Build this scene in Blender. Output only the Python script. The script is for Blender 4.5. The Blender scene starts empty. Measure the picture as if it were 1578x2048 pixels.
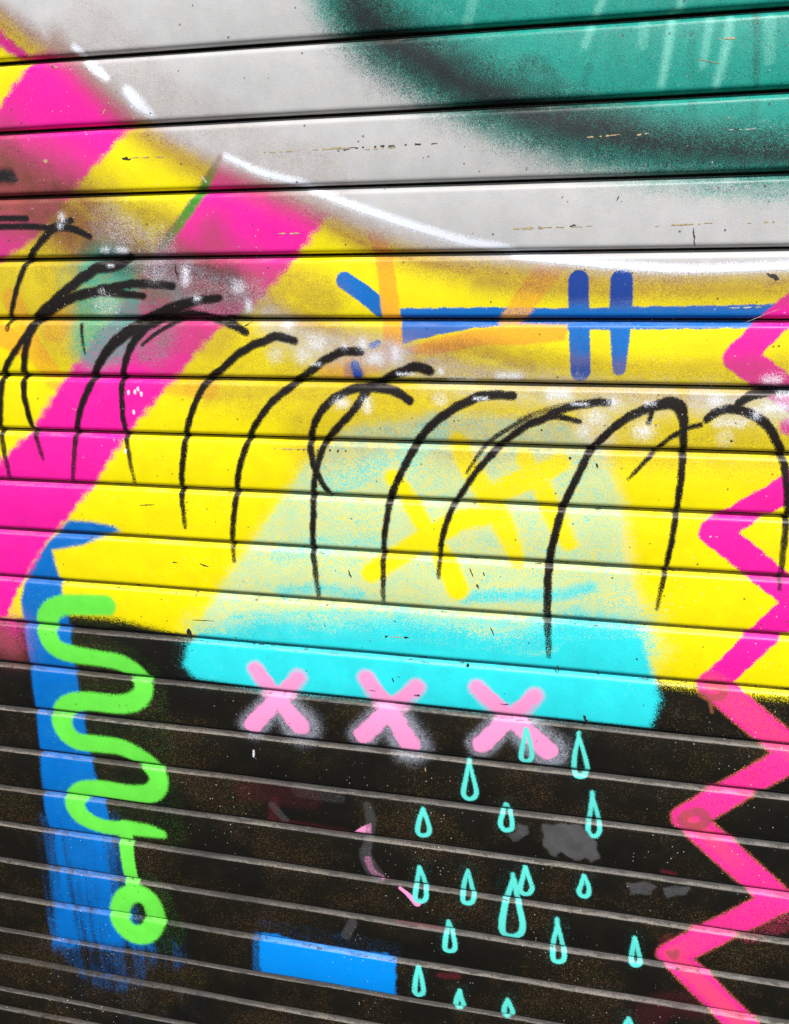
import bpy, math, random
import numpy as np
from mathutils import Vector, Matrix

random.seed(7)
S = bpy.context.scene
C = S.collection

# ------------------------------------------------------------------ camera
F_PX = 1480.0                       # focal length in pixels of the 1578 x 2048 photograph
HORIZ = np.array([-0.138385, 0.192811, -0.971428])      # vanishing line of the shutter plane
VP = np.array([(-6955.79 - 789) / 1024, (624.52 - 1024) / 1024, 1.0])   # vanishing point of the slats
PITCH = 0.076                       # slat pitch in metres
EYE_Z = 1.86
Km = np.diag([F_PX / 1024, F_PX / 1024, 1.0])
n_c = Km @ HORIZ; n_c /= np.linalg.norm(n_c)            # wall normal towards the camera (x right, y down, z forward)
x_c = np.linalg.inv(Km) @ VP; x_c /= np.linalg.norm(x_c)
if x_c[0] < 0: x_c = -x_c
z_c = np.cross(n_c, x_c)                                 # world up in camera axes
if z_c[1] > 0: z_c = -z_c
# rows: world X, Y, Z expressed in camera axes (wall normal = -Y)
Rwc = np.stack([x_c, -n_c, z_c])                         # world = Rwc @ cam

JOINTS_X = [0, 525, 1050, 1578]
JOINTS = [[124,91,51,12],[264,240,204,181],[394,380,362,344],[520,513,504,497],[638,638,639.4,642],
 [750,759,769,778],[859.5,875,892.5,910],[960,984,1010,1035],[1058.7,1090,1123,1156],[1153,1192,1231.5,1273.7],
 [1242,1290,1336,1382],[1325,1381.5,1435,1494],[1411,1471,1534,1590],[1494,1558,1625,1690],[1572,1643,1716,1790],
 [1646,1721,1801,1884],[1720,1797,1883,1971],[1789,1873,1964,2043],[1859,1948,2040,None],[1911,2010,None,None],
 [1980,2075,None,None],[2014,2116,None,None]]

def ray(x, y):
    d = np.array([(x - 789) / F_PX, (y - 1024) / F_PX, 1.0])
    return Rwc @ d
def unit_hit(x, y):
    d = ray(x, y); t = 1.0 / d[1]
    return d[0] * t, -d[2] * t      # u right, v down, for a camera one unit from the wall
_uv = [[unit_hit(x, y)[1] for x, y in zip(JOINTS_X, r) if y is not None] for r in JOINTS[:18]]
_m = np.array([np.mean(r) for r in _uv])
_slope = np.polyfit(np.arange(18), _m, 1)[0]
DIST = PITCH / _slope               # distance camera - wall
U0 = unit_hit(789, 1024)[0] * DIST
CAM = Vector((-U0, -DIST, EYE_Z))
def P(x, y):                        # where a mark seen in the photograph sits on the shutter face (u right, v down, metres)
    u, v = unit_hit(x, y)
    return (u * DIST - U0, v * DIST)

cam_d = bpy.data.cameras.new('camera'); cam = bpy.data.objects.new('camera', cam_d); C.objects.link(cam)
M3 = Matrix(((x_c[0], -x_c[1], -x_c[2]), (-n_c[0], n_c[1], n_c[2]), (z_c[0], -z_c[1], -z_c[2])))
cam.matrix_world = Matrix.Translation(CAM) @ M3.to_4x4()
cam_d.sensor_fit = 'VERTICAL'; cam_d.sensor_height = 24.0; cam_d.lens = F_PX / 2048 * 24.0
cam_d.clip_start = 0.02; cam_d.clip_end = 200
S.camera = cam

# ------------------------------------------------------------------ sky, sun, exposure
SUN_EL, SUN_AZ = 50.0, 24.0         # azimuth: degrees to the right of straight in front of the shutter
W = bpy.data.worlds.new('World'); S.world = W; W.use_nodes = True
wn = W.node_tree.nodes; wl = W.node_tree.links
sky = wn.new('ShaderNodeTexSky'); sky.sky_type = 'NISHITA'; sky.sun_disc = False
sky.sun_elevation = math.radians(SUN_EL)
sky.sun_rotation = math.radians(180 - SUN_AZ)
bg = wn['Background']; bg.inputs['Strength'].default_value = 0.07
wl.new(sky.outputs[0], bg.inputs['Color'])
sd = bpy.data.lights.new('sun', 'SUN'); sd.energy = 4.2; sd.angle = math.radians(0.5); sd.color = (1, 0.965, 0.91)
sun = bpy.data.objects.new('sun', sd); C.objects.link(sun)
_e, _a = math.radians(SUN_EL), math.radians(SUN_AZ)
to_sun = Vector((math.cos(_e) * math.sin(_a), -math.cos(_e) * math.cos(_a), math.sin(_e)))
sun.rotation_euler = to_sun.to_track_quat('Z', 'Y').to_euler()
S.view_settings.view_transform = 'Standard'; S.view_settings.look = 'None'
S.view_settings.gamma = 1.0; S.view_settings.exposure = 0.5
S.view_settings.use_curve_mapping = False
S.cycles.max_bounces = 6

# ------------------------------------------------------------------ slats: grid of the shutter front
def joint_fit(r):
    pts = [P(x, y) for x, y in zip(JOINTS_X, r) if y is not None]
    u = [p[0] for p in pts]; v = [p[1] for p in pts]
    if len(pts) >= 4: c = np.polyfit(u, v, 1)
    else: c = np.array([0.0, np.mean(v)]) if len(pts) < 3 else np.polyfit(u, v, 1)
    return c
FITS = [joint_fit(r) for r in JOINTS]
first = FITS[0]; last = FITS[-1]
for k in (1, 2): FITS.insert(0, np.array([first[0] * (1 - .2 * k), first[1] - PITCH * k]))
for k in (1, 2, 3, 4, 5): FITS.append(np.array([0.0, last[1] + PITCH * k]))
NJ = len(FITS)
FINE_U = (P(0, 2048)[0] - .03, P(1578, 2048)[0] + .03)
fine = np.arange(FINE_U[0], FINE_U[1], 0.0021)
left = np.linspace(FINE_U[0] - .9, FINE_U[0], 40)[:-1]
right = np.linspace(fine[-1], fine[-1] + .9, 41)[1:]
UG = np.concatenate([left, fine, right]); NU = len(UG)
# profile: (distance below the upper joint, depth) for the shoulder; (distance above the lower joint, depth) for the lower curl
SHOULDER = [(-.0050, -.0112), (-.0020, -.0108), (.0004, -.0100), (.0012, -.0090), (.0026, -.0066), (.0040, -.0042), (.0054, -.0022), (.0064, -.0011), (.0074, -.0004), (.0086, 0)]
SMALL = [(-.0035, -.0070), (-.0015, -.0066), (.0002, -.0060), (.0006, -.0054), (.0012, -.0044), (.0020, -.0030), (.0027, -.0016), (.0034, -.0007), (.0042, -.0002), (.0054, 0)]
CURL = [(.0082, 0), (.0068, -.0002), (.0054, -.0007), (.0042, -.0015), (.0033, -.0027), (.0027, -.0043), (.0025, -.0062), (.0025, -.0072), (.0025, -.0105)]
NFACE = 30
def crown(k, t): return .0011 * (1 - (2 * t - 1) ** 2) + .0005 * math.sin(k * 2.7) * math.sin(math.pi * t) * (t - .5)
def clampu(u): return np.clip(u, FINE_U[0], FINE_U[1])
GR = []                              # per slat: U, V, Z depth, ledge amount, profile normals
for k in range(NJ - 1):
    thin_top = (k - 2) in (18, 20)
    sh = SMALL if thin_top else SHOULDER
    ft, fb = FITS[k], FITS[k + 1]
    vt = np.polyval(ft, clampu(UG)); vb = np.polyval(fb, clampu(UG))
    rows = []
    led = []
    for h, z in sh: rows.append((vt + h, z)); led.append(max(0.0, min(1.0, 1.0 - h / sh[-1][0])) if h < sh[-1][0] * .93 else -.5)
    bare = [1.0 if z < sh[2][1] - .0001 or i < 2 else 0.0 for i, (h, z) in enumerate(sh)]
    v0 = vt + sh[-1][0]; v1 = vb - CURL[0][0]
    for i in range(1, NFACE):
        rows.append((v0 + (v1 - v0) * i / NFACE, crown(k, i / NFACE))); led.append(-1.0); bare.append(0.0)
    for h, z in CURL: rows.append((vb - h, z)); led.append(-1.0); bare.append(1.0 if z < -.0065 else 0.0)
    V = np.array([r[0] for r in rows]); Zd = np.array([np.full(NU, r[1]) for r in rows])
    U = np.tile(UG, (len(rows), 1))
    # faint dents and waviness of thin metal
    wav = .00060 * np.sin(U * 9.3 + k * 2.1) * np.sin((V - V[0]) * 40) + .00034 * np.sin(U * 23 + k * 5.7)
    Zd = Zd + wav
    L = np.tile(np.array(led)[:, None], (1, NU))
    zc = Zd[:, NU // 2]; vc = V[:, NU // 2]
    tv = np.gradient(vc); tz = np.gradient(zc)
    nn = np.stack([-tz * -1, tv], 1)                  # (v, z) normal
    nn = np.stack([-tz, tv], 1); nn /= np.linalg.norm(nn, axis=1)[:, None]
    GR.append(dict(U=U, V=V, Z=Zd, L=L, B=np.tile(np.array(bare)[:, None], (1, NU)), N=nn, n=len(rows)))
off = np.cumsum([0] + [g['n'] * NU for g in GR])
AU = np.concatenate([g['U'].ravel() for g in GR]); AV = np.concatenate([g['V'].ravel() for g in GR])
AL = np.concatenate([g['L'].ravel() for g in GR])
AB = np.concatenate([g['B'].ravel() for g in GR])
NV = len(AU)
V_BOTTOM = float(AV.max())
ROOT_Z = EYE_Z - V_BOTTOM

# ------------------------------------------------------------------ paint layers: signed amounts on the shutter face
LAYERS = ['yellow', 'cream', 'cyan', 'lemon', 'blue', 'azure', 'orange', 'pink', 'coral', 'green', 'leaf', 'grey', 'mist', 'navy', 'teal', 'coal', 'mint',
          'halo', 'rose', 'aqua', 'hoop', 'white', 'peel', 'rust']
FLD = {l: np.full(NV, -3.0, np.float32) for l in LAYERS}
MOTIF = {}
def scale_at(x, y):
    a = np.array(P(x, y)); b = np.array(P(x + 1, y)); c = np.array(P(x, y + 1))
    return math.sqrt(abs((b - a)[0] * (c - a)[1] - (b - a)[1] * (c - a)[0]))
def smooth(pts, n=6, closed=False):
    pts = [np.array(p, float) for p in pts]
    if len(pts) < 3 and not closed: return pts
    out = []; m = len(pts)
    for i in range(m if closed else m - 1):
        if closed: p0, p1, p2, p3 = pts[i - 1], pts[i], pts[(i + 1) % m], pts[(i + 2) % m]
        else: p0, p1, p2, p3 = pts[max(i - 1, 0)], pts[i], pts[i + 1], pts[min(i + 2, m - 1)]
        for j in range(n):
            t = j / n
            out.append(.5 * (2 * p1 + (p2 - p0) * t + (2 * p0 - 5 * p1 + 4 * p2 - p3) * t * t + (3 * p1 - p0 - 3 * p2 + p3) * t ** 3))
    if not closed: out.append(pts[-1])
    else: out.append(out[0])
    return out
def put(layer, idx, a, dens, motif):
    a = np.minimum(a, dens).astype(np.float32)
    f = FLD[layer]; f[idx] = np.maximum(f[idx], a)
    if motif:
        m = MOTIF.setdefault(motif, {})
        m.setdefault('idx', []).append(idx); m.setdefault('a', []).append(a)
def near(uv, pad):
    lo = uv.min(0) - pad; hi = uv.max(0) + pad
    return np.nonzero((AU > lo[0]) & (AU < hi[0]) & (AV > lo[1]) & (AV < hi[1]))[0]
def stroke(layer, pts, r, soft=5, dens=1.0, motif=None, curve=True, closed=False, wob=0.0):
    """a spray stroke along points traced on the shutter; r (and a tapering list of r) in photograph pixels"""
    rr = list(r) if isinstance(r, (list, tuple)) else [r] * len(pts)
    if len(rr) != len(pts): rr = list(np.interp(np.linspace(0, 1, len(pts)), np.linspace(0, 1, len(rr)), rr))
    p3 = [(p[0], p[1], q) for p, q in zip(pts, rr)]
    if curve: p3 = smooth(p3, 6, closed)
    elif closed: p3 = p3 + [p3[0]]
    uv = np.array([P(p[0], p[1]) for p in p3]); R = np.array([p[2] * scale_at(p[0], p[1]) for p in p3])
    sc = scale_at(*pts[len(pts) // 2]); sf = soft * sc
    idx = near(uv, R.max() + sf * 3.6)
    if not len(idx): return
    x, y = AU[idx], AV[idx]; best = np.full(len(idx), -1e9)
    dl = np.interp(np.linspace(0, 1, len(uv)), np.linspace(0, 1, len(dens)), dens) if isinstance(dens, (list, tuple)) else None
    dv = np.ones(len(idx))
    for i in range(len(uv) - 1):
        a, b = uv[i], uv[i + 1]; d = b - a; L2 = d @ d + 1e-15
        t = np.clip(((x - a[0]) * d[0] + (y - a[1]) * d[1]) / L2, 0, 1)
        q = R[i] + (R[i + 1] - R[i]) * t - np.hypot(x - a[0] - d[0] * t, y - a[1] - d[1] * t)
        if dl is not None: dv = np.where(q > best, dl[i] + (dl[i + 1] - dl[i]) * t, dv)
        best = np.maximum(best, q)
    if wob: best = best + wob * sc * (np.sin(x * 310 + y * 170) + np.sin(x * 130 - y * 290 + 2))
    put(layer, idx, np.clip(.5 + best / sf, -3, 4), dens if dl is None else dv, motif)
def poly(layer, pts, soft=6, dens=1.0, motif=None, curve=False, wob=0.0):
    if curve: pts = [tuple(p) for p in smooth(pts, 5, True)][:-1]
    uv = np.array([P(*p) for p in pts]); sc = scale_at(*np.mean(np.clip(np.array(pts), [-50, -50], [1630, 2100]), 0)); sf = soft * sc
    idx = near(uv, sf * 3.6)
    x, y = AU[idx], AV[idx]; d2 = np.full(len(idx), 1e9); ins = np.zeros(len(idx), bool)
    for i in range(len(uv)):
        a, b = uv[i - 1], uv[i]; d = b - a; L2 = d @ d + 1e-15
        t = np.clip(((x - a[0]) * d[0] + (y - a[1]) * d[1]) / L2, 0, 1)
        d2 = np.minimum(d2, (x - a[0] - d[0] * t) ** 2 + (y - a[1] - d[1] * t) ** 2)
        c = ((a[1] > y) != (b[1] > y)) & (x < (b[0] - a[0]) * (y - a[1]) / (b[1] - a[1] + 1e-15) + a[0])
        ins ^= c
    s = np.sqrt(d2) * np.where(ins, 1, -1)
    if wob: s = s + wob * sc * (np.sin(x * 310 + y * 170) + np.sin(x * 130 - y * 290 + 2))
    put(layer, idx, np.clip(.5 + s / sf, -3, 4), dens, motif)
def cut(layer, a_fn):
    FLD[layer][:] = np.minimum(FLD[layer], a_fn)

# yellow ground of the mural
poly('yellow', [(-900,-200),(1800,-300),(3000,300),(3000,1560),(1640,1404),(1460,1386),(1310,1366),(900,1320),(385,1278),(345,1266),(238,1238),(130,1226),(45,1236),(-80,1240),(-900,1160)], 34)
# cream and cyan haze of the trapezoid
poly('cream', [(405,1252),(470,1150),(560,1020),(620,930),(700,860),(900,830),(1120,840),(1205,885),(1245,1010),(1265,1140),(1300,1290),(900,1290)], 56, .62)
poly('cyan', [(405,1252),(475,1150),(565,1020),(625,935),(700,870),(900,840),(1120,860),(1190,900),(1225,1010),(1240,1140),(1290,1290),(900,1290)], 70, .40)
poly('cyan', [(395,1260),(520,1222),(660,1232),(800,1218),(1000,1256),(1150,1212),(1290,1240),(1300,1300),(900,1360),(400,1330)], 120, .86)
stroke('cyan', [(560,1110),(650,1090),(760,1090)], 14, 90, .5); stroke('cyan', [(560,1185),(640,1178),(720,1190)], 12, 80, .6)
stroke('cyan', [(930,1195),(1010,1190),(1110,1190),(1180,1175)], 14, 60, .68); stroke('cyan', [(660,970),(720,950),(760,920)], 16, 110, .5)
stroke('cyan', [(820,905),(870,860)], 25, 70, .5); stroke('cyan', [(470,1235),(700,1230),(900,1245),(1040,1250)], 10, 70, .58)
poly('cyan', [(400,1262),(600,1268),(830,1276),(960,1290),(1060,1306),(1100,1300),(1130,1272),(1200,1268),(1286,1268),(1308,1350),(1320,1400),(1300,1458),(1200,1450),(1040,1434),(780,1406),(520,1381),(392,1358),(368,1332),(374,1292)], 26, motif='trapezoid')
# lemon yellow strokes over the haze
LM = dict(soft=20, dens=.9, motif='mark')
stroke('lemon', [(786,955),(817,997),(849,1052),(892,1126),(916,1178)], [17,18,19,22,23], **LM)
stroke('lemon', [(742,1146),(810,1103),(865,1071),(924,1040),(994,1030)], [20,22,24,22,18], **LM)
stroke('lemon', [(916,880),(931,922),(971,985),(1010,1056),(1034,1120)], [18,20,22,22,16], soft=24, dens=.82, motif='mark')
stroke('lemon', [(1049,918),(1085,977),(1112,1040),(1138,1086)], [18,20,21,17], soft=24, dens=.82, motif='mark')
stroke('lemon', [(971,1001),(1018,973),(1073,950),(1120,926)], [20,24,24,20], soft=24, dens=.82, motif='mark')
# blue
BA = dict(soft=6)
stroke('blue', [(689,561),(725,585),(770,622)], [17,18,18], motif='arrow', curve=False, **BA)
poly('blue', [(798,617),(1010,614),(1140,617),(1280,613),(1480,610),(1570,606),(1510,656),(1280,659),(1140,660),(1040,650),(950,656),(870,671),(803,688)], 6, motif='arrow', wob=.6)
poly('blue', [(690,722),(736,745),(688,756)], 7, .9); stroke('blue', [(744,692),(756,686)], 6, 6, .8)
stroke('blue', [(1157,562),(1158,640),(1161,742)], [21,21,20], motif='hash', **BA)
stroke('blue', [(1243,562),(1241,640),(1238,738)], [23,22,13], motif='hash', **BA)
poly('blue', [(138,1040),(182,1043),(228,1052),(240,1062),(205,1074),(165,1090),(105,1100),(122,1165),(128,1200),(140,1250),(150,1310),(160,1370),(170,1430),(180,1500),(197,1560),(215,1620),(228,1665),(100,1665),(88,1600),(80,1500),(72,1420),(60,1320),(48,1250),(42,1200),(52,1150),(95,1085)], 13, .95, motif='blue_column')
poly('blue', [(96,1640),(222,1640),(237,1700),(246,1760),(268,1840),(310,1900),(104,1890),(108,1780)], 70, .78, motif='blue_column'); stroke('blue', [(190,1860),(210,1900)], [80,70], 60, .34); stroke('blue', [(130,1760),(135,1880)], 16, 26, .6); stroke('blue', [(195,1720),(205,1850)], 18, 26, .8)
stroke('blue', [(120,1240),(140,1400),(160,1560),(200,1700)], 12, 20, 1.0)
stroke('blue', [(95,1400),(105,1560),(120,1690)], 8, 14, 1.0); stroke('blue', [(240,1880),(330,1905)], 20, 60, .35)
stroke('blue', [(180,1985),(330,2020)], 30, 120, .08)
poly('azure', [(522,1866),(545,1867),(600,1885),(700,1904),(772,1905),(792,1917),(791,1992),(700,1978),(521,1945),(518,1900)], 9, motif='rectangle', wob=.8); poly('azure', [(530,1850),(790,1895),(790,1925),(530,1890)], 30, .12); stroke('azure', [(514,1870),(514,1940)], 4, 16, .4)
# orange under-strokes
stroke('orange', [(752,470),(770,530),(783,640),(787,700)], [16,18,19,20], 8, .82); stroke('orange', [(1104,528),(1060,588),(1018,645)], [26,24,20], 18, .62)
poly('orange', [(800,700),(880,675),(960,658),(1050,648),(1134,650),(1132,680),(1050,690),(960,690),(860,712)], 14, .85)
stroke('orange', [(25,600),(60,680),(110,760)], 20, 18, .6); stroke('orange', [(-10,660),(40,690)], 22, 14, .8); stroke('orange', [(130,620),(110,660)], 22, 30, .5)
stroke('orange', [(340,770),(420,780)], 16, 26, .55); stroke('orange', [(660,735),(700,735),(760,720)], 22, 30, .6)
# hot pink bands and zigzag
poly('pink', [(62,124),(36,119),(0,92),(-80,40),(-80,-5),(0,58),(60,112),(104,96),(150,112),(290,235),(255,262),(150,378),(62,484),(0,522),(-90,580),(-400,700),(-400,450),(-90,320),(0,212)], 20, motif='band', wob=1.6)
poly('pink', [(440,320),(560,370),(660,425),(605,500),(530,590),(430,665),(350,757),(260,862),(190,967),(140,1032),(92,1087),(57,1150),(36,1180),(14,1232),(-90,1290),(-500,1400),(-500,1200),(-90,985),(0,922),(65,860),(125,762),(180,690),(250,600),(318,495)], 20, motif='band', wob=1.6)
stroke('pink', [(-60,1255),(10,1250),(18,1275)], 12, 130, .5)
ZZ = [(1640,560),(1476,714),(1640,832),(1640,930),(1560,985),(1428,1063),(1600,1202),(1424,1368),(1592,1510),(1373,1634),(1557,1800),(1343,1908),(1510,2075)]
ZR = [28,30,30,28,28,29,29,27,28,27,27,25,26]
stroke('pink', ZZ[:3], ZR[:3], 8, curve=False, motif='zigzag', wob=.9); stroke('pink', ZZ[3:], ZR[3:], 8, curve=False, motif='zigzag', wob=.9)
for z0, z1 in ((4, 13),): stroke('orange', ZZ[7:z1], [q + 1 for q in ZR[7:z1]], 14, .30, curve=False); stroke('coral', ZZ[7:], [q + 1 for q in ZR[7:]], 14, .45, curve=False); stroke('coral', [(1500,1860),(1590,1830)], 14, 50, .3)
stroke('pink', [(1575,852),(1640,880)], 16, 16)
stroke('coral', [(1424,1368),(1592,1510)], 22, 26, .6, curve=False); stroke('coral', [(1592,1510),(1373,1634)], 20, 26, .35, curve=False); stroke('coral', [(1373,1634),(1557,1800)], 16, 40, [.9, .5, .25], curve=False); stroke('coral', [(1557,1800),(1343,1908),(1510,2075)], 18, 36, [.15, .55, .8, .95], curve=False)
# black overspray
def mist(pts, r, soft, dens): stroke('mist', pts, r, soft, min(dens * 1.22, .95))
mist([(-20,20),(60,80),(100,105)], 18, 40, .55); stroke('rust', [(-10,72),(50,116)], 8, 24, .3)
mist([(110,90),(170,145),(260,240),(340,300),(430,345)], 16, 60, .52)
mist([(430,350),(540,385),(640,430),(760,490),(900,530),(1080,555),(1300,568),(1600,568)], 15, 60, .52)
mist([(640,440),(760,500),(900,535)], 10, 40, .62)
mist([(-60,300),(0,330),(90,360),(160,400),(250,480),(310,520)], 46, 110, .78)
mist([(-30,345),(18,350)], 10, 26, .95)
mist([(300,520),(420,570),(540,620),(660,680),(780,715),(900,725)], 26, 110, .6)
mist([(880,720),(1000,755),(1140,775),(1300,790),(1460,790),(1640,770)], 16, 120, .55)
mist([(330,440),(400,560)], 6, 90, .3); mist([(320,480),(430,540),(500,560)], 24, 60, .62); mist([(150,430),(250,440),(330,450)], 20, 80, .42)
mist([(120,660),(200,600),(320,640),(420,660)], 40, 120, .4); mist([(80,500),(180,520)], 30, 120, .4)
mist([(560,560),(650,600)], 16, 90, .4); mist([(900,860),(1150,850),(1400,860),(1600,870)], 30, 150, .28); mist([(640,860),(800,830)], 30, 140, .28)
mist([(-40,1250),(20,1290)], 20, 60, .5); stroke('navy', [(1157,560),(1157,585),(1158,625)], 20, 7, [.95,.8,.1]); stroke('navy', [(1243,560),(1243,585),(1242,625)], 22, 7, [.95,.8,.1]); stroke('navy', [(1160,690),(1161,742)], 19, 7, [.05,.6]); stroke('navy', [(710,730),(716,748)], 10, 12, .8); stroke('navy', [(744,692),(756,686)], 6, 8, .8)
mist([(960,700),(1080,722),(1300,745),(1640,735)], 8, 64, .34); mist([(860,700),(960,700),(1060,735)], 14, 60, .5)
poly('mist', [(-90,225),(20,262),(140,368),(240,425),(330,480),(440,498),(530,545),(575,620),(430,640),(300,630),(170,570),(60,480),(-90,440)], 105, .93)
mist([(520,600),(620,650),(740,690),(830,710)], 20, 80, .58); mist([(420,775),(600,775),(800,790)], 12, 80, .34)
stroke('coal', [(-20,320),(60,350),(130,380)], 10, 80, .22)
mist([(620,720),(800,770),(1000,800),(1250,830),(1640,840)], 60, 130, .30)
mist([(960,560),(1120,575),(1300,580),(1640,580)], 12, 60, .52)
mist([(-60,400),(60,430),(180,480),(300,540)], 60, 120, .6); mist([(40,560),(130,560),(240,590)], 50, 120, .34); mist([(420,470),(470,560),(560,600)], 16, 90, .45)
mist([(180,60),(300,190),(430,280),(640,370)], 4, 120, .10); mist([(300,640),(420,720),(600,760)], 40, 130, .22); mist([(230,470),(330,500)], 40, 90, .4)
mist([(700,735),(720,750)], 12, 26, .5)
# rings on the zigzag corners
mist([(1375,1625),(1400,1622),(1412,1638),(1398,1652),(1370,1650),(1364,1636),(1375,1625)], 9, 5, .5)
mist([(1404,1388),(1425,1396),(1444,1392),(1446,1378),(1420,1372)], 8, 5, .5); mist([(1338,1904),(1348,1914),(1352,1902)], 5, 6, .5)
mist([(1420,1405),(1424,1424)], 3, 4, .9)
# green
GS = [(213,1210),(160,1209),(122,1211),(99,1228),(94,1258),(108,1290),(140,1306),(200,1316),(245,1326),(277,1350),(288,1375),(276,1398),(240,1408),(170,1402),(138,1410),(124,1432),(130,1460),(155,1482),(200,1488),(250,1496),(295,1524),(318,1556),(308,1582),(270,1588),(200,1577),(165,1582),(150,1604),(165,1632),(205,1652),(255,1657)]
stroke('green', GS, [20,20,20,21,20,19,18,16,17,18,18,19,19,19,20,20,20,18,17,17,18,18,19,19,18,19,19,18,15,15], 11, motif='squiggle')
stroke('green', [(x, y + 3) for x, y in GS], 22, 46, .09); stroke('green', [(290,1370),(320,1560),(330,1665)], 8, 70, .09); stroke('green', [(290,1790),(320,1860)], 24, 56, .13)
stroke('green', [(255,1655),(300,1662),(325,1668)], [15,13,8], 12, .95, motif='squiggle')
stroke('green', [(249,1655),(255,1710),(265,1770)], [15,13,13], 6, motif='squiggle')
stroke('green', [(270,1786),(296,1796),(310,1822),(310,1846),(294,1866),(270,1868),(248,1852),(239,1828),(248,1798)], [18,18,18,18,19,20,19,18,18], 11, closed=True, motif='squiggle')
stroke('leaf', [(438,318),(410,370),(372,430),(325,492)], [7,9,10,8], 14, .85); mist([(440,315),(418,352)], 4, 16, .6); mist([(345,465),(322,495)], 4, 18, .6)
# silver grey field
poly('grey', [(-900,-300),(-60,-30),(0,28),(70,86),(150,132),(262,240),(322,278),(424,330),(522,374),(630,426),(750,476),(896,518),(1050,536),(1300,556),(1640,552),(2600,440),(2600,-800)], 44)
# teal field with charcoal rim
poly('teal', [(600,-60),(650,40),(740,125),(860,205),(1000,275),(1180,335),(1300,355),(1640,382),(2600,380),(2600,-700)], 95, .9)
poly('teal', [(760,-60),(860,40),(1000,130),(1160,215),(1300,265),(1640,290),(2600,200),(2600,-700)], 90, 1.0)
stroke('teal', [(215,560),(215,640),(190,690)], [60,66,40], 70, .62); stroke('teal', [(330,600),(300,680)], 26, 80, .34); stroke('teal', [(150,560),(170,640)], 20, 60, .3)
stroke('teal', [(1400,375),(1640,388)], 8, 60, .42); stroke('coal', [(1420,372),(1640,384)], 4, 44, .34)
stroke('coal', [(690,-40),(745,50),(840,118),(960,185),(1090,236),(1200,262),(1350,292),(1640,312)], [56,64,62,60,62,60,50,44], 150, .97)
poly('coal', [(820,-60),(900,60),(1050,160),(1250,260),(1640,290),(2600,200),(2600,-700)], 60, .29)
stroke('coal', [(20,330),(70,370),(140,400)], 10, 70, .26); stroke('coal', [(-30,350),(22,352)], 14, 22, .85); stroke('coal', [(120,410),(210,470),(300,500)], 22, 90, .36); stroke('coal', [(300,470),(260,510)], 26, 60, .3)
stroke('coal', [(210,515),(280,530),(350,535),(470,560)], 16, 70, .58); stroke('coal', [(340,560),(420,590),(480,605)], 20, 60, .46); stroke('coal', [(90,420),(180,440),(300,470)], 34, 70, .34); stroke('coal', [(180,500),(320,508)], 14, 40, .42); stroke('coal', [(-20,300),(60,340)], 10, 70, .3); stroke('coal', [(110,540),(150,600)], 26, 70, .22); stroke('coal', [(320,590),(420,600),(470,620)], 16, 60, .3); stroke('coal', [(230,680),(320,660)], 20, 80, .22); stroke('coal', [(560,690),(700,745),(860,750)], 8, 60, .16); stroke('coal', [(900,750),(1200,800),(1560,830)], 20, 110, .13)
stroke('coal', [(1060,150),(1120,200),(1180,240)], 30, 90, .5); stroke('coal', [(1300,340),(1640,362)], 10, 46, .45)
for p, r, d in (([(1512,30),(1512,170)], 11, .55), ([(1511,205),(1503,290)], 10, .5), ([(1384,70),(1380,150)], 10, .45), ([(1179,134),(1158,190)], 10, .5), ([(1384,208),(1380,250)], 12, .5), ([(1000,74),(973,144)], 8, .4), ([(870,0),(845,40)], 8, .4), ([(1310,60),(1300,150)], 12, .35), ([(1040,-10),(1015,40)], 7, .4)):
    stroke('coal', p, [r * .45, r * .75, r * .3], 26, d * .85)
for p, r, d in (([(1345,30),(1337,90),(1323,168)], 5, .6), ([(1461,37),(1448,110),(1432,170)], 5, .55), ([(1420,40),(1405,130)], 4, .4), ([(1210,-10),(1194,27)], 5, .55), ([(1183,55),(1170,90)], 5, .4), ([(950,-10),(935,45)], 10, .3), ([(1364,-10),(1360,14)], 8, .5), ([(1290,40),(1285,90)], 8, .25), ([(1540,40),(1538,120)], 10, .25)):
    stroke('mint', p, [r * .3, r * .7, r * .2], 22, d * .85)
# rose crosses with pale halo
for i, (tl, tr, bl, br, c, r) in enumerate((((512,1338),(597,1354),(507,1450),(600,1450),(556,1396),15), ((733,1356),(834,1373),(727,1470),(820,1488),(779,1418),16), ((955,1374),(1070,1390),(963,1488),(1095,1500),(1020,1434),16))):
    m = 'cross%d' % i
    stroke('halo', [c, br], [r, r + 11], 46, .40); stroke('halo', [c, bl], [r, r + 4], 30, .32); stroke('rose', [tl, c, tr], r + 1, 16, .5)
    stroke('rose', [tl, c], [r - 1, r + 1], 9, motif=m, curve=False, wob=.7); stroke('rose', [tr, c], [r - 2, r], 9, motif=m, curve=False, wob=.7)
    stroke('rose', [c, bl], [r, r + 2], 9, motif=m, curve=False, wob=.7); stroke('rose', [c, br], [r, r + 4], 9, motif=m, curve=False, wob=.7)
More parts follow.
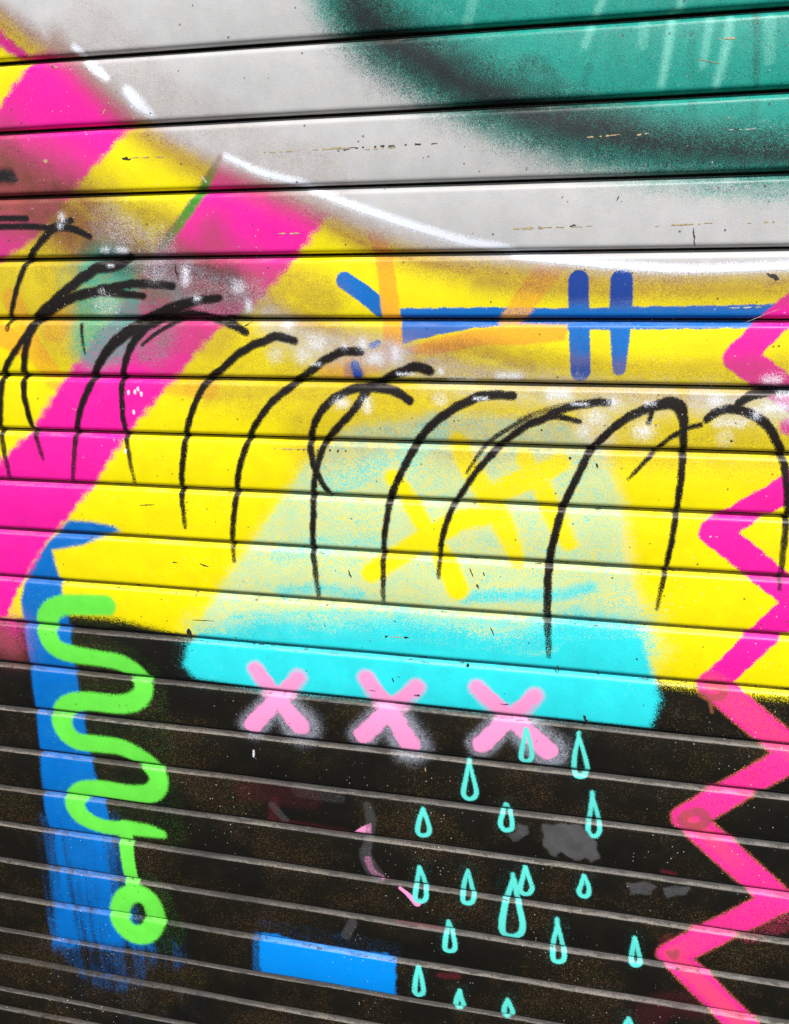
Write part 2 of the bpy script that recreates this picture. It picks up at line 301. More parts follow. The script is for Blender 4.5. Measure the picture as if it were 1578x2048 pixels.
# aqua teardrops: left, right, top, bottom
DROPS = [(1038,1068,1452,1527),(1143,1178,1470,1558),(924,957,1524,1602),(831,862,1612,1675),(998,1029,1602,1663),(1172,1203,1588,1676),(826,858,1727,1807),(921,952,1735,1811),
 (999,1049,1752,1877),(1037,1068,1728,1792),(1154,1183,1746,1797),(885,914,1837,1905),(1101,1133,1841,1926),(1258,1285,1868,1935),(826,850,1929,1993),(909,930,1974,2020),(1003,1028,1993,2037),(1240,1272,2030,2082)]
random.seed(11)
for i, (x0, x1, y0, y1) in enumerate(DROPS):
    w = (x1 - x0) / 2 - 4; cx = (x0 + x1) / 2; h = y1 - y0; r = 4.4 if i != 8 else 5.8
    lean = random.uniform(-.25, .1) * w; j = lambda: random.uniform(-1.3, 1.3)
    cy = y1 - 4 - w * 1.02
    pts = [(cx + lean + j(), y0 + 5)]
    pts += [(cx - w * .62 + lean * .4 + j(), y0 + h * .42), (cx - w * 1.0 + j(), cy - w * .2), (cx - w * .72 + j(), cy + w * .72), (cx + j(), cy + w), (cx + w * .75 + j(), cy + w * .7), (cx + w + j(), cy - w * .25), (cx + w * .62 + lean * .4 + j(), y0 + h * .42), (cx + lean + 1 + j(), y0 + 6)]
    stroke('aqua', pts, [r * .8, r, r * 1.1, r, r, r * 1.05, r, r * .9, r * .8], 4.5, motif='drop%02d' % i)
    if i in (1, 2, 5, 8, 12): stroke('aqua', [(cx + lean, y0 - 4), (cx + lean, y0 + 10)], 4, 8, .8)
    stroke('aqua', [(cx, y0 + 6), (cx - w * .5, y1 - w)], w * .7, 26, .07)
# black hoops
H = dict(soft=7.5, wob=.5)
TAIL = {8: [1, 1, .9], 11: [.55, .9] + [1] * 10 + [.6], 14: [1, 1]}
HOOPS = [
 ([(144,440),(107,457),(74,494),(59,517),(50,530),(34,577),(22,631),(15,658)], [5,7,6,6,5.5,5,4.5,4]),
 ([(262,512),(235,530),(195,537),(151,567),(111,601),(77,634),(60,660),(34,700),(13,735),(5,769),(2,836),(5,880),(20,953)], [6,10,10,9,9,9,7,6,6,6,5,5,3.5]),
 ([(346,572),(285,567),(242,572),(188,584),(141,597),(101,621),(74,644),(57,681),(49,735),(49,786),(60,836),(71,869),(87,917)], [7,8,8,9,9,9,8,7,6.5,6,5.5,5,3.5]),
 ([(440,596),(396,601),(356,614),(312,634),(279,651),(235,681),(202,722),(185,759),(161,819),(151,886),(146,960)], [7,8,11,12,12,10,8,7,6,5,3.5]),
 ([(492,664),(453,644),(403,631),(363,631),(319,638),(289,658),(262,695),(247,745),(244,802),(252,869),(269,963)], [7,8,8,9,10,9,7,6,5.5,5,3]),
 ([(588,681),(557,673),(530,681),(487,701),(447,735),(416,762),(393,802),(373,869),(364,970),(367,1020),(371,1055)], [8,8.5,8,7.5,7,7,6,6,5.5,4.5,3]),
 ([(722,703),(688,703),(654,718),(621,742),(587,769),(547,802),(520,836),(501,869),(480,937),(470,1017),(465,1077),(469,1121)], [8,8.5,8,7.5,7.5,7,6.5,6,6,5.5,5,3]),
 ([(860,742),(836,734),(806,742),(769,759),(735,782),(708,819),(675,856),(651,886),(634,937),(627,977),(627,1020),(626,1094),(632,1144),(638,1195)], [9,10,9,8,8,7.5,7,6.5,6,6,6,5.5,5,4]),
 ([(820,802),(789,782),(738,775),(695,782),(654,809),(631,843),(622,880),(624,913),(638,953),(661,990)], [8,9,9,8,8,7,6.5,6.5,6,4.5]),
 ([(1026,792),(973,790),(937,802),(889,829),(849,866),(829,896),(799,953),(782,997),(775,1030),(769,1080),(767,1140),(767,1205)], [8,9,9,8.5,8,8,7,7,6,5.5,5,3.5]),
 ([(1216,805),(1182,806),(1132,816),(1082,839),(1045,856),(1000,893),(957,937),(923,987),(903,1020),(886,1070),(879,1128),(878,1155)], [7,8,8,8,7,7,6.5,6,6,5.5,4,3]),
 ([(1098,1312),(1095,1228),(1097,1144),(1108,1077),(1128,1010),(1159,943),(1182,900),(1223,859),(1266,829),(1310,812),(1340,806),(1362,818),(1367,853),(1365,920),(1354,1017),(1344,1077),(1330,1144),(1313,1218)], [4.5,7,7.5,7.5,7.5,7.5,7.5,8,9,10,12,12,8,7,6,5.5,5,3]),
 ([(1414,838),(1434,824),(1461,818),(1498,826),(1532,849),(1555,886),(1569,937),(1575,1017),(1569,1077),(1559,1178)], [8,8.5,9,9,9,8,7,6.5,6,4]),
 ([(1401,849),(1370,859),(1334,880),(1300,913),(1256,957)], [5,5,5,4.5,3]),
 ([(1478,806),(1495,796),(1530,784),(1600,780)], [8,9,9,9]),
]
for i, (p, r) in enumerate(HOOPS): stroke('hoop', p, [q * 1.08 for q in r], motif='hoop%02d' % i, dens=TAIL.get(i, [1, 1, 1, 1, 1, .95, .62]), **H)
for p, r, m in (([(-20,437),(53,437)], 6, 0), ([(-20,454),(60,453),(105,457)], 6, 0), ([(107,457),(141,456),(180,473)], [7,7,6], 0), ([(288,592),(242,587),(205,584)], [7,8,8], 2),
             ([(163,650),(166,680),(171,707)], [4,3,2], 0), ([(1159,843),(1115,833),(1082,839)], [5,6,6], 10), ([(1297,846),(1305,818)], [5,6], 11), ([(380,628),(320,662),(285,690)], [5,4,3], 4)):
    stroke('hoop', p, r, soft=7, motif='hoop%02d' % m if p[0][0] != 163 else None)
stroke('hoop', [(1060,832),(1000,868),(970,893),(933,945)], [5,5,4.5,3], 6, .72); stroke('hoop', [(1200,800),(1110,815),(1040,840)], 5, 10, .55)
stroke('hoop', [(620,757),(700,760),(930,758)], 2.2, 6, .7); stroke('hoop', [(500,636),(455,632)], 3, 6, .8)
# white line and dabs
WH = dict(soft=8)
stroke('white', [(148,94),(163,106)], [5,7], 14, motif='dash'); stroke('white', [(172,122),(192,138),(214,156)], [5,10,7], 15, motif='dash1'); stroke('white', [(256,183),(276,205),(304,230)], [10,12,4], 17, motif='dash2')
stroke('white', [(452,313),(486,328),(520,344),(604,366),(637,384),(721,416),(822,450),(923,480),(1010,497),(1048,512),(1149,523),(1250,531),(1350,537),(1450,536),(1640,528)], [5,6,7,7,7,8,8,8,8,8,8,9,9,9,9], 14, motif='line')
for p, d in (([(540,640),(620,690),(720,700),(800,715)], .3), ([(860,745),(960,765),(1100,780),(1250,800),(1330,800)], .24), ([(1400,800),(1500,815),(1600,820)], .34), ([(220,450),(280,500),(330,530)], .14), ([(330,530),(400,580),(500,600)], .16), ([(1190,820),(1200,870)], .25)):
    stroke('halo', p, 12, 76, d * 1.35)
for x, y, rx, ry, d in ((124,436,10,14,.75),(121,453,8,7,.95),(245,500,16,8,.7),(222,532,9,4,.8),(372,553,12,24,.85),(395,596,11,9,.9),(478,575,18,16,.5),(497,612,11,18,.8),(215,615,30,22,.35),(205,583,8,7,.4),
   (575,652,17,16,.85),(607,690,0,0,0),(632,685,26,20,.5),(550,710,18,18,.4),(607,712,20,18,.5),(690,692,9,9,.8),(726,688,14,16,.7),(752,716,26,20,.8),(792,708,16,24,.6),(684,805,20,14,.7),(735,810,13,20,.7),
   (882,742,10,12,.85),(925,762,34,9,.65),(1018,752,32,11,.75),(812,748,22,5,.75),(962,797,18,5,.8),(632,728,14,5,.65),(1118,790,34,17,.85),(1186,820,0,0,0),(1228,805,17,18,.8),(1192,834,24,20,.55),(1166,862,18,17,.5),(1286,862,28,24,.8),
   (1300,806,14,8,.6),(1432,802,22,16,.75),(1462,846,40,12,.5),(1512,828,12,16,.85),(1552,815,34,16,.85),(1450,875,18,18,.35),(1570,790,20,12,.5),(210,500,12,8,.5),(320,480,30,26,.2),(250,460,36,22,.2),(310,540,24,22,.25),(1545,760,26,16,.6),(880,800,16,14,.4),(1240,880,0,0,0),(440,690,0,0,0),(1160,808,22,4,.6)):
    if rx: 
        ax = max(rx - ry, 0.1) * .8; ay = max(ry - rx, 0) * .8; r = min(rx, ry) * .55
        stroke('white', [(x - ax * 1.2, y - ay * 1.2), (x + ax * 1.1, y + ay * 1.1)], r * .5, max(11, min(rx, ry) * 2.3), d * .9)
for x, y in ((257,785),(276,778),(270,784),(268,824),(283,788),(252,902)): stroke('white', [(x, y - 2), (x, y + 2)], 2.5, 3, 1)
stroke('white', [(508,1500),(508,1512)], 1.6, 3, 1)
# flaked patches, torn sticker remains, rust-red dust
poly('peel', [(1085,1647),(1165,1649),(1178,1668),(1194,1688),(1198,1716),(1182,1724),(1170,1715),(1150,1722),(1136,1712),(1122,1702),(1112,1714),(1098,1706),(1086,1690)], 9, .9, wob=1.1, motif='patch0')
poly('peel', [(1036,1645),(1054,1650),(1058,1664),(1044,1674),(1026,1680),(1018,1668),(1030,1660)], 10, .62, wob=1.2)
poly('peel', [(1255,1768),(1276,1764),(1300,1766),(1310,1774),(1300,1786),(1284,1788),(1262,1788)], 10, .62, wob=1.2); poly('peel', [(1326,1776),(1350,1772),(1378,1776),(1372,1788),(1352,1788),(1334,1798)], 10, .62, wob=1.2)
stroke('peel', [(735,1610),(742,1640),(738,1680),(732,1710),(752,1750)], [6,8,6,10,14], 14, .5); stroke('peel', [(705,1845),(692,1870)], [8,8], 8, .5); stroke('peel', [(545,1610),(570,1640)], 6, 10, .5)
stroke('peel', [(600,1580),(640,1590),(680,1596)], [14,10,8], 10, .35)
poly('rose', [(704,1667),(722,1654),(743,1645),(743,1668)], 4, 1.0); stroke('rose', [(800,1776),(815,1788),(834,1806)], [3,4,7], 4, 1.0); stroke('rose', [(736,1716),(745,1740),(762,1756)], [5,5,7], 10, .5)
stroke('rust', [(490,1580),(560,1590),(620,1598)], 3, 34, .10); stroke('rust', [(540,1640),(600,1650),(690,1664)], 2, 12, .32); stroke('rust', [(550,1600),(545,1635)], 3, 14, .25)
stroke('rust', [(1300,2030),(1330,2010),(1390,2012)], 4, 50, .14); stroke('rust', [(880,1950),(915,1952)], 2, 12, .4); stroke('rust', [(1325,1742),(1350,1748)], 2, 9, .5); stroke('rust', [(790,1845),(890,1862)], 2, 6, .5); stroke('rust', [(1325,1880),(1340,1872)], 3, 12, .4)

# dust on the shoulders grows towards the foot of the shutter
vrow = np.clip((AV - P(789, 700)[1]) / (P(789, 1500)[1] - P(789, 700)[1]), 0, 1)
DUST = np.where(AL > -.2, .30 + .36 * vrow, -1.5).astype(np.float32)
FLD['dust'] = DUST
FLD['low'] = np.clip((AV - P(789, 600)[1]) / .5, 0, 1).astype(np.float32)
FLD['ledge'] = np.clip(AL, -1, 1).astype(np.float32)
AN = LAYERS + ['dust', 'low', 'ledge']
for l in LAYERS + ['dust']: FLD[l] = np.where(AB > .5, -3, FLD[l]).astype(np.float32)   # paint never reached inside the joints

# ------------------------------------------------------------------ the paint material
def lin(c): return tuple((x / 12.92 if x <= .04045 else ((x + .055) / 1.055) ** 2.4) for x in [v / 255 for v in c]) + (1,)
def alb(c, k=.86): r = lin(c); return (r[0] * k, r[1] * k, r[2] * k, 1)
COLOR = dict(yellow=(255,237,0), cream=(244,228,138), cyan=(48,232,240), lemon=(255,238,0), blue=(0,114,204), azure=(0,142,240), navy=(14,62,150), orange=(255,184,36), pink=(255,28,168), mist=(140,82,58),
 green=(112,240,78), leaf=(56,150,36), grey=(201,200,202), teal=(0,170,152), coal=(22,26,28), mint=(150,232,214), halo=(205,210,228), rose=(255,158,212), aqua=(98,232,220), hoop=(24,16,14), white=(240,244,255), peel=(76,76,80), rust=(110,34,46), coral=(255,78,128))
WIDTH = dict(mist=1.0, grey=.8, teal=.7, coal=.75, mint=1.0, cream=.4, halo=.9, white=.7, cyan=.4, rust=1.0, peel=.6)
AMP = dict(navy=.5, mist=.8,  coal=.75, mint=.8, rust=1.1, peel=.6)
mat = bpy.data.materials.new('sprayed_shutter_metal'); mat.use_nodes = True
N = mat.node_tree.nodes; LK = mat.node_tree.links
bs = N['Principled BSDF']
tc = N.new('ShaderNodeTexCoord')
def node(t, **kw):
    n = N.new(t)
    for k, v in kw.items():
        if k.startswith('i_'):
            n.inputs[int(k[2:]) if k[2:].isdigit() else k[2:]].default_value = v
        else: setattr(n, k, v)
    return n
def math_(op, a, b=None, clamp=False):
    n = N.new('ShaderNodeMath'); n.operation = op; n.use_clamp = clamp
    for i, x in enumerate((a, b)):
        if x is None: continue
        if isinstance(x, (int, float)): n.inputs[i].default_value = x
        else: LK.new(x, n.inputs[i])
    return n.outputs[0]
def noise(scale, detail=2.0, offset=(0, 0, 0), stretch=(1, 1, 1), rough=.6):
    mp = N.new('ShaderNodeMapping'); mp.inputs['Location'].default_value = offset; mp.inputs['Scale'].default_value = stretch
    LK.new(tc.outputs['Object'], mp.inputs['Vector'])
    n = N.new('ShaderNodeTexNoise'); n.inputs['Scale'].default_value = scale; n.inputs['Detail'].default_value = detail; n.inputs['Roughness'].default_value = rough
    LK.new(mp.outputs[0], n.inputs['Vector'])
    return n
def ramp01(x, a, b):
    m = N.new('ShaderNodeMapRange'); m.interpolation_type = 'SMOOTHSTEP'
    m.inputs['From Min'].default_value = a; m.inputs['From Max'].default_value = b
    LK.new(x, m.inputs['Value']); return m.outputs['Result']
def mixc(fac, a, b):
    m = N.new('ShaderNodeMix'); m.data_type = 'RGBA'
    if isinstance(fac, (int, float)): m.inputs[0].default_value = fac
    else: LK.new(fac, m.inputs[0])
    for i, x in ((6, a), (7, b)):
        if isinstance(x, tuple): m.inputs[i].default_value = x
        else: LK.new(x, m.inputs[i])
    return m.outputs[2]
def attr(name):
    n = N.new('ShaderNodeAttribute'); n.attribute_name = name; return n.outputs['Fac']
grains = []
for q in range(7):
    n = noise(760 + 37 * q, 2.0, (q * 3.1, q * 1.7, q * 2.3), rough=.75)
    s = N.new('ShaderNodeSeparateColor'); LK.new(n.outputs['Color'], s.inputs[0])
    for o in s.outputs[:3]:
        m = N.new('ShaderNodeMapRange'); m.inputs['From Min'].default_value = .26; m.inputs['From Max'].default_value = .74
        m.inputs['To Min'].default_value = -.5; m.inputs['To Max'].default_value = .5
        LK.new(o, m.inputs['Value']); grains.append(m.outputs['Result'])
big = noise(60, 3, (5, 5, 5)); bigs = math_('MULTIPLY', math_('SUBTRACT', big.outputs[0], .5), .28)
cov = {}
streak = noise(46, 2, (3, 1, 7), (1, 1, .05))
def cover(name, gi, w):
    a = math_('ADD', attr(name), math_('MULTIPLY', grains[gi % len(grains)], AMP.get(name, 1.0)))
    if name in ('mist', 'cyan', 'cream', 'teal', 'coal', 'grey', 'halo'): a = math_('ADD', a, bigs)
    if name == 'blue': a = math_('SUBTRACT', a, math_('MULTIPLY', math_('MULTIPLY', ramp01(streak.outputs[0], .40, .85), .55), ramp01(attr('low'), .97, 1.0)))
    if name in ('mist', 'mint', 'rust'): return math_('ADD', a, 0.0, True)
    return ramp01(a, .5 - w / 2, .5 + w / 2)
# bare dark coat with gold, red and blue flecks from earlier paint
flk = N.new('ShaderNodeTexVoronoi'); flk.inputs['Scale'].default_value = 560; LK.new(tc.outputs['Object'], flk.inputs['Vector'])
fs = N.new('ShaderNodeSeparateColor'); LK.new(flk.outputs['Color'], fs.inputs[0])
patch = noise(7, 3, (1, 2, 3))
fr = math_('MULTIPLY', fs.outputs[0], ramp01(patch.outputs[0], .15, .85))
fleck_on = math_('MULTIPLY', ramp01(fr, .34, .6), ramp01(flk.outputs['Distance'], .5, .25))
cr = N.new('ShaderNodeValToRGB'); LK.new(fs.outputs[1], cr.inputs[0])
el = cr.color_ramp.elements; el[0].position = 0; el[0].color = (.22, .14, .03, 1); el[1].position = 1; el[1].color = (.10, .13, .15, 1)
e2 = el.new(.55); e2.color = (.17, .10, .04, 1); e3 = el.new(.8); e3.color = (.22, .07, .06, 1)
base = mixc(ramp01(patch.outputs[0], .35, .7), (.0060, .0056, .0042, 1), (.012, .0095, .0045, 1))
base = mixc(math_('MULTIPLY', fleck_on, .55), base, cr.outputs[0])
col = base
gi = 0
for name in LAYERS:
    c = cover(name, gi, WIDTH.get(name, .34)); gi += 1
    cc = alb(COLOR[name])
    if name == 'peel':
        t = noise(34, 4, (gi, 0, gi)); cc = mixc(ramp01(t.outputs[0], .3, .75), (.060, .060, .062, 1), (.088, .088, .092, 1))
    if name in ('pink', 'yellow', 'grey', 'blue', 'teal', 'green', 'cyan'):
        t = noise(26, 3, (gi, 0, gi)); k = .9
        cc = mixc(ramp01(t.outputs[0], .3, .7), (cc[0] * k, cc[1] * k, cc[2] * k, 1), cc)
    if name == 'mist': c = math_('MULTIPLY', c, 1.0)
    cov[name] = c
    col = mixc(c, col, cc)
gr = noise(900, 2, (11, 4, 2), rough=.8)
tone = noise(4.5, 4, (1, 9, 3), (1, 1, .5), .6)
hs = N.new('ShaderNodeHueSaturation'); LK.new(math_('ADD', math_('ADD', .66, math_('MULTIPLY', tone.outputs[0], .28)), math_('MULTIPLY', gr.outputs[0], .40)), hs.inputs['Value']); LK.new(col, hs.inputs['Color']); col = hs.outputs[0]
# pale dust on the shoulders, scuffed along the slat
dn = noise(90, 4, (9, 1, 4), (.35, 1, 1), .65)
dn2 = noise(700, 2, (2, 8, 4))
da = math_('ADD', attr('dust'), math_('ADD', math_('MULTIPLY', math_('SUBTRACT', dn.outputs[0], .5), 1.9), math_('MULTIPLY', math_('SUBTRACT', dn2.outputs[0], .5), 1.5)))
lv = noise(5.5, 3, (4, 2, 1), (.5, 1, 3.4), .6)
dust_c = math_('MULTIPLY', math_('MULTIPLY', ramp01(da, .15, .95), ramp01(lv.outputs[0], .22, .62)), math_('ADD', .34, math_('MULTIPLY', attr('low'), .22)))
grime = ramp01(math_('ADD', attr('ledge'), math_('ADD', math_('MULTIPLY', math_('SUBTRACT', dn.outputs[0], .5), 1.9), math_('MULTIPLY', math_('SUBTRACT', dn2.outputs[0], .5), 1.2))), .26, .58)
col = mixc(dust_c, col, mixc(math_('MULTIPLY', grime, attr('low')), mixc(lv.outputs[0], (.30, .27, .24, 1), (.60, .53, .44, 1)), (.06, .053, .05, 1)))
# chipped paint at the shoulders near the foot of the shutter
ch = noise(140, 4, (3, 3, 8), (.45, 1, 1), .7)
chip = math_('MULTIPLY', ramp01(ch.outputs[0], .60, .64), math_('MULTIPLY', ramp01(attr('dust'), .25, .45), math_('ADD', attr('low'), .25, True)))
col = mixc(math_('MULTIPLY', chip, .85), col, (.055, .045, .042, 1))
# stray dark droplets, and pale dots painted in for specular sparkle
def dots(scale, lo, rad, off):
    mp = N.new('ShaderNodeMapping'); mp.inputs['Location'].default_value = off; LK.new(tc.outputs['Object'], mp.inputs['Vector'])
    v = N.new('ShaderNodeTexVoronoi'); v.inputs['Scale'].default_value = scale; LK.new(mp.outputs[0], v.inputs['Vector'])
    s = N.new('ShaderNodeSeparateColor'); LK.new(v.outputs['Color'], s.inputs[0])
    rr = math_('MULTIPLY', s.outputs[1], rad)
    return math_('MULTIPLY', math_('GREATER_THAN', s.outputs[0], lo), math_('LESS_THAN', v.outputs['Distance'], rr))
col = mixc(math_('MULTIPLY', dots(170, .965, .24, (4, 4, 4)), .75), col, (.05, .035, .025, 1))
col = mixc(math_('MULTIPLY', math_('MULTIPLY', dots(260, .93, .24, (8, 1, 6)), ramp01(tone.outputs[0], .45, .62)), .75), col, (.62, .60, .56, 1))
LK.new(col, bs.inputs['Base Color'])
rn = noise(45, 3, (7, 7, 1))
rg = math_('ADD', .34, math_('MULTIPLY', rn.outputs[0], .22))
rg = math_('ADD', rg, math_('MULTIPLY', dust_c, .5), True)
LK.new(rg, bs.inputs['Roughness'])
bs.inputs['Specular IOR Level'].default_value = .4
op = noise(420, 3, (2, 2, 2), rough=.65); op2 = noise(40, 2, (6, 2, 2))
hgt = math_('ADD', math_('MULTIPLY', op.outputs[0], .5), math_('MULTIPLY', op2.outputs[0], .7))
hgt = math_('ADD', hgt, math_('MULTIPLY', chip, -.5))
bp = N.new('ShaderNodeBump'); bp.inputs['Strength'].default_value = .30; bp.inputs['Distance'].default_value = .0012
LK.new(hgt, bp.inputs['Height']); LK.new(bp.outputs[0], bs.inputs['Normal'])

# ------------------------------------------------------------------ meshes
root = bpy.data.objects.new('roller_shutter', None); C.objects.link(root)
root.location = (0, 0, ROOT_Z)
root['label'] = 'metal roller shutter of horizontal slats covered in bright spray-painted graffiti'
root['category'] = 'shutter'
def make(name, co, faces, vals, label=None, material=mat, parent=root, shade=True):
    me = bpy.data.meshes.new(name)
    me.from_pydata([], [], []) if False else None
    fl = np.concatenate([np.asarray(f) for f in faces]) if isinstance(faces, list) else faces.ravel()
    ln = np.array([len(f) for f in faces]) if isinstance(faces, list) else np.full(len(faces), faces.shape[1])
    me.vertices.add(len(co)); me.vertices.foreach_set('co', np.asarray(co, np.float32).ravel())
    me.loops.add(len(fl)); me.loops.foreach_set('vertex_index', fl.astype(np.int32))
    me.polygons.add(len(ln)); me.polygons.foreach_set('loop_start', np.concatenate([[0], np.cumsum(ln)[:-1]]).astype(np.int32))
    me.polygons.foreach_set('use_smooth', np.full(len(ln), shade))
    me.update(calc_edges=True); me.validate()
    if vals is not None:
        for a, v in vals.items():
            at = me.attributes.new(a, 'FLOAT', 'POINT'); at.data.foreach_set('value', np.asarray(v, np.float32))
    me.materials.append(material)
    o = bpy.data.objects.new(name, me); C.objects.link(o); o.parent = parent
    if label: o['label'] = label
    return o
def xyz(U, V, Zd): return np.stack([U, -Zd, EYE_Z - V - ROOT_Z], -1)
for k, g in enumerate(GR):
    n = g['n']; co = xyz(g['U'], g['V'], g['Z']).reshape(-1, 3)
    ii = np.arange(n * NU).reshape(n, NU)
    q = np.stack([ii[:-1, :-1], ii[1:, :-1], ii[1:, 1:], ii[:-1, 1:]], -1).reshape(-1, 4)
    # back sheet closing the hollow slat
    vt, vb = g['V'][0], g['V'][-1]
    bu = UG[[0, -1]]; b = n * NU
    back = np.array([[UG[0], .0135, EYE_Z - vt[0] - ROOT_Z], [UG[-1], .0135, EYE_Z - vt[-1] - ROOT_Z], [UG[-1], .0135, EYE_Z - vb[-1] - ROOT_Z], [UG[0], .0135, EYE_Z - vb[0] - ROOT_Z]])
    co = np.concatenate([co, back])
    faces = np.concatenate([q, np.array([[b, b + 1, b + 2, b + 3]])])
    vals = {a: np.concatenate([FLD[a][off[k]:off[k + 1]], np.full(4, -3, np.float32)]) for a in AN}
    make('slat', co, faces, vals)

# paint films: each painted figure is a thin coat lying on the slats
def film(key, name, label=None, thr=.5):
    d = MOTIF[key]; f = np.full(NV, -3, np.float32)
    for idx, a in zip(d['idx'], d['a']): f[idx] = np.maximum(f[idx], a)
    co, faces = [], []; src = []                     # src: (i, j, t) per vertex
    seen = {}
    def vert(key3):
        if key3 in seen: return seen[key3]
        seen[key3] = len(src); src.append(key3); return seen[key3]
    for k, g in enumerate(GR):
        n = g['n']; s = off[k]; ff = f[s:off[k + 1]].reshape(n, NU)
        inn = ff > thr
        if not inn.any(): continue
        cell = inn[:-1, :-1] | inn[1:, :-1] | inn[1:, 1:] | inn[:-1, 1:]
        for r, c in zip(*np.nonzero(cell)):
            q = [s + r * NU + c, s + (r + 1) * NU + c, s + (r + 1) * NU + c + 1, s + r * NU + c + 1]
            out = []
            for a, b in zip(q, q[1:] + q[:1]):
                fa, fb = f[a], f[b]
                if fa > thr: out.append(vert((a, a, 0.0)))
                if (fa > thr) != (fb > thr):
                    lo, hi = (a, b) if a < b else (b, a)
                    out.append(vert((lo, hi, float((thr - f[lo]) / (f[hi] - f[lo])))))
            if len(out) >= 3: faces.append(out)
    if not faces: return
    I = np.array([x[0] for x in src]); J = np.array([x[1] for x in src]); T = np.array([x[2] for x in src])
    global FILM_N; FILM_N += 1
    lift = .00006 + .000008 * FILM_N                  # coats lie one above the other
    pos = (ALLPOS[I] + ALLNRM[I] * lift) * (1 - T)[:, None] + (ALLPOS[J] + ALLNRM[J] * lift) * T[:, None]
    vals = {a: FLD[a][I] * (1 - T) + FLD[a][J] * T for a in AN}
    make(name, pos, faces, vals, label)
_p = []; _q = []; FILM_N = 0
for g in GR:
    co = xyz(g['U'], g['V'], g['Z'])
    nv = g['N']                                       # (v, z) -> world (0, -z, -v)
    off3 = np.stack([np.zeros(len(nv)), -nv[:, 1], -nv[:, 0]], 1) 
    _p.append(co.reshape(-1, 3)); _q.append(np.repeat(off3[:, None, :], NU, 1).reshape(-1, 3))
ALLPOS = np.concatenate(_p); ALLNRM = np.concatenate(_q)
film('band', 'painted_band', 'wide hot pink diagonal bands')
film('trapezoid', 'painted_trapezoid', 'solid cyan base of the trapezoid')
film('mark', 'painted_mark', 'lemon yellow crossed strokes over cyan haze')
film('arrow', 'painted_arrow', 'blue arrow bar overpainted with orange')
film('hash', 'painted_hash', 'two upright dark blue bars')
film('blue_column', 'painted_column', 'tall fading blue column')
film('rectangle', 'painted_rectangle', 'bright blue rectangle on black')
film('zigzag', 'painted_zigzag', 'hot pink zigzag line down the right side')
film('squiggle', 'painted_squiggle', 'lime green squiggle ending in a ring')
film('line', 'painted_line', 'long white curved line under the grey field')
for d in ('dash', 'dash1', 'dash2'): film(d, 'painted_dash')
for i, w in enumerate(('leftmost', 'middle', 'rightmost')): film('cross%d' % i, 'painted_cross', w + ' of the three light pink crosses')
for i in range(len(DROPS)): film('drop%02d' % i, 'painted_teardrop', 'largest of the aqua teardrop outlines' if i == 8 else None)
for i in range(len(HOOPS)): film('hoop%02d' % i, 'painted_hoop')
film('patch0', 'peeled_patch', 'grey patch where the black paint has flaked off')

# ------------------------------------------------------------------ scratches and flakes on the slat faces
def plain(name, c, rough=.6):
    m = bpy.data.materials.new(name); m.use_nodes = True
    nt = m.node_tree; b = nt.nodes['Principled BSDF']; b.inputs['Roughness'].default_value = rough
    t = nt.nodes.new('ShaderNodeTexNoise'); t.inputs['Scale'].default_value = 300; r = nt.nodes.new('ShaderNodeValToRGB')
    r.color_ramp.elements[0].position = .35; r.color_ramp.elements[0].color = tuple(x * .55 for x in c) + (1,)
    r.color_ramp.elements[1].position = .65; r.color_ramp.elements[1].color = tuple(c) + (1,)
    o = nt.nodes.new('ShaderNodeTexCoord'); nt.links.new(o.outputs['Object'], t.inputs['Vector'])
    nt.links.new(t.outputs[0], r.inputs[0]); nt.links.new(r.outputs[0], b.inputs['Base Color']); return m
SCR = dict(d=plain('bared_dark_metal', (.03, .022, .018)), t=plain('bared_primer', (.55, .42, .22)), p=plain('purple_undercoat', (.22, .04, .2)), w=plain('pale_primer', (.62, .6, .55)))
def face_point(x, y):
    u, v = P(x, y)
    for k in range(NJ - 1):
        a, b = np.polyval(FITS[k], u), np.polyval(FITS[k + 1], u)
        if a <= v < b: break
    w = .00060 * math.sin(u * 9.3 + k * 2.1) * math.sin((v - a + .005) * 40) + .00034 * math.sin(u * 23 + k * 5.7)
    t = min(max((v - a - .0086) / max(b - .0082 - a - .0086, 1e-4), 0), 1)
    return np.array([u, -w - crown(k, t) - .00032, EYE_Z - v - ROOT_Z])
rs = random.Random(3)
def scratch(x0, y0, x1, y1, w, kind, broken=False):
    n = max(3, int(math.hypot(x1 - x0, y1 - y0) / 4)); sc = scale_at(x0, y0)
    co, fa = [], []; prev = None
    d = np.array([x1 - x0, y1 - y0], float); d /= np.linalg.norm(d) + 1e-9; pn = np.array([-d[1], d[0]])
    for i in range(n + 1):
        t = i / n; env = math.sin(math.pi * min(max(t, .04), .96)) ** .5
        if broken and rs.random() < .3: prev = None; continue
        hw = w * .5 * env * rs.uniform(.5, 1.3); j = rs.uniform(-.5, .5) * w * .5
        c = np.array([x0 + (x1 - x0) * t, y0 + (y1 - y0) * t]) + pn * j
        a, b = face_point(*(c + pn * hw)), face_point(*(c - pn * hw))
        co += [a, b]
        if prev is not None: fa.append([prev, prev + 1, len(co) - 1, len(co) - 2])
        prev = len(co) - 2
    if fa: make('paint_scratch', co, fa, None, None, SCR[kind], root, False)
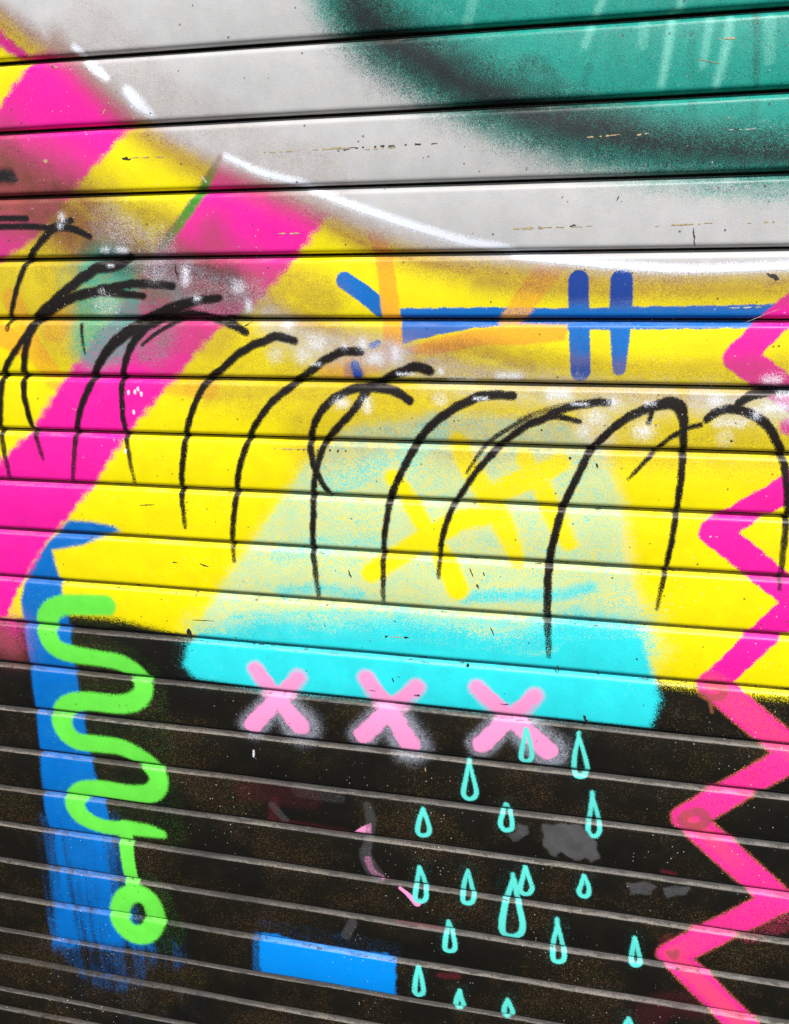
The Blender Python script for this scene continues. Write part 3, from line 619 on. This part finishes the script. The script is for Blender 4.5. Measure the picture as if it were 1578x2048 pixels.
for a in ((245,317,263,319,7,'d',0),(262,316,340,313,2,'t',1),(520,306,600,302,2,'t',1),(625,300,705,295,4,'t',1),(700,296,875,287,4,'d',1),(728,299,800,294,3,'t',1),(1010,458,1105,455,5,'t',1),(1040,457,1185,452,2.5,'t',1),(1140,453,1152,452,5,'d',0),(1310,452,1425,446,3,'t',1),
 (1495,446,1578,442,3,'t',1),(1425,81,1505,74,5,'t',1),(1166,276,1240,270,3,'t',1),(1270,270,1298,268,4,'t',1),(1445,261,1515,258,2,'w',1),(556,468,605,466,3,'t',1),(590,899,710,903,5,'d',1),(540,897,640,899,2,'t',1),
 (1402,1072,1468,1075,3,'w',1),(1390,118,1440,128,1.5,'t',0),(1239,391,1233,402,2.5,'d',0),(1387,456,1390,493,3,'d',0),(940,1136,946,1153,3,'d',0),(966,1144,970,1151,3,'d',0),(953,1168,958,1177,4,'d',0),(884,1048,889,1062,3,'d',0),(697,1140,703,1155,3,'d',0),
 (1138,914,1142,918,6,'d',0),(1192,926,1196,935,5,'d',0),(981,1254,988,1271,3,'d',0),(377,1257,383,1272,9,'d',0),(1167,1430,1175,1446,6,'d',0),(738,1380,752,1382,2.5,'p',0),(828,1389,841,1391,5,'p',0),(1000,1407,1018,1408,3,'p',0),
 (1540,550,1556,560,9,'d',0),(1533,546,1545,556,4,'d',0),(350,528,357,560,4,'d',0),(269,474,274,488,2,'d',0),(770,1272,776,1273,5,'d',0),(808,1275,818,1275,5,'d',0),(776,1273,808,1275,2,'t',1),(934,1327,938,1333,6,'d',0),(785,1355,788,1364,3,'d',0),(403,352,414,366,3,'w',0),
 (1490,645,1560,617,1,'w',0),(1450,616,1530,614,3,'w',1),(280,1010,310,1009,2,'d',0),(345,1124,356,1125,2,'d',0),(400,1127,418,1132,4,'d',0),(385,1239,430,1241,1.8,'d',0),(1272,1315,1275,1319,4,'d',0),(1190,888,1194,893,4,'d',0),(1082,858,1085,862,4,'d',0),(1461,880,1464,884,4,'d',0),
 (88,322,96,326,8,'t',0),(205,230,220,205,3,'t',1),(100,130,130,140,3,'t',1),(850,1535,852,1543,3,'t',0),(1115,1330,1118,1345,3,'d',0),(1350,1418,1356,1436,5,'d',0),(675,302,700,298,3,'d',1),(20,355,36,362,9,'d',0),(475,660,510,640,1.5,'d',0)):
    scratch(*a)
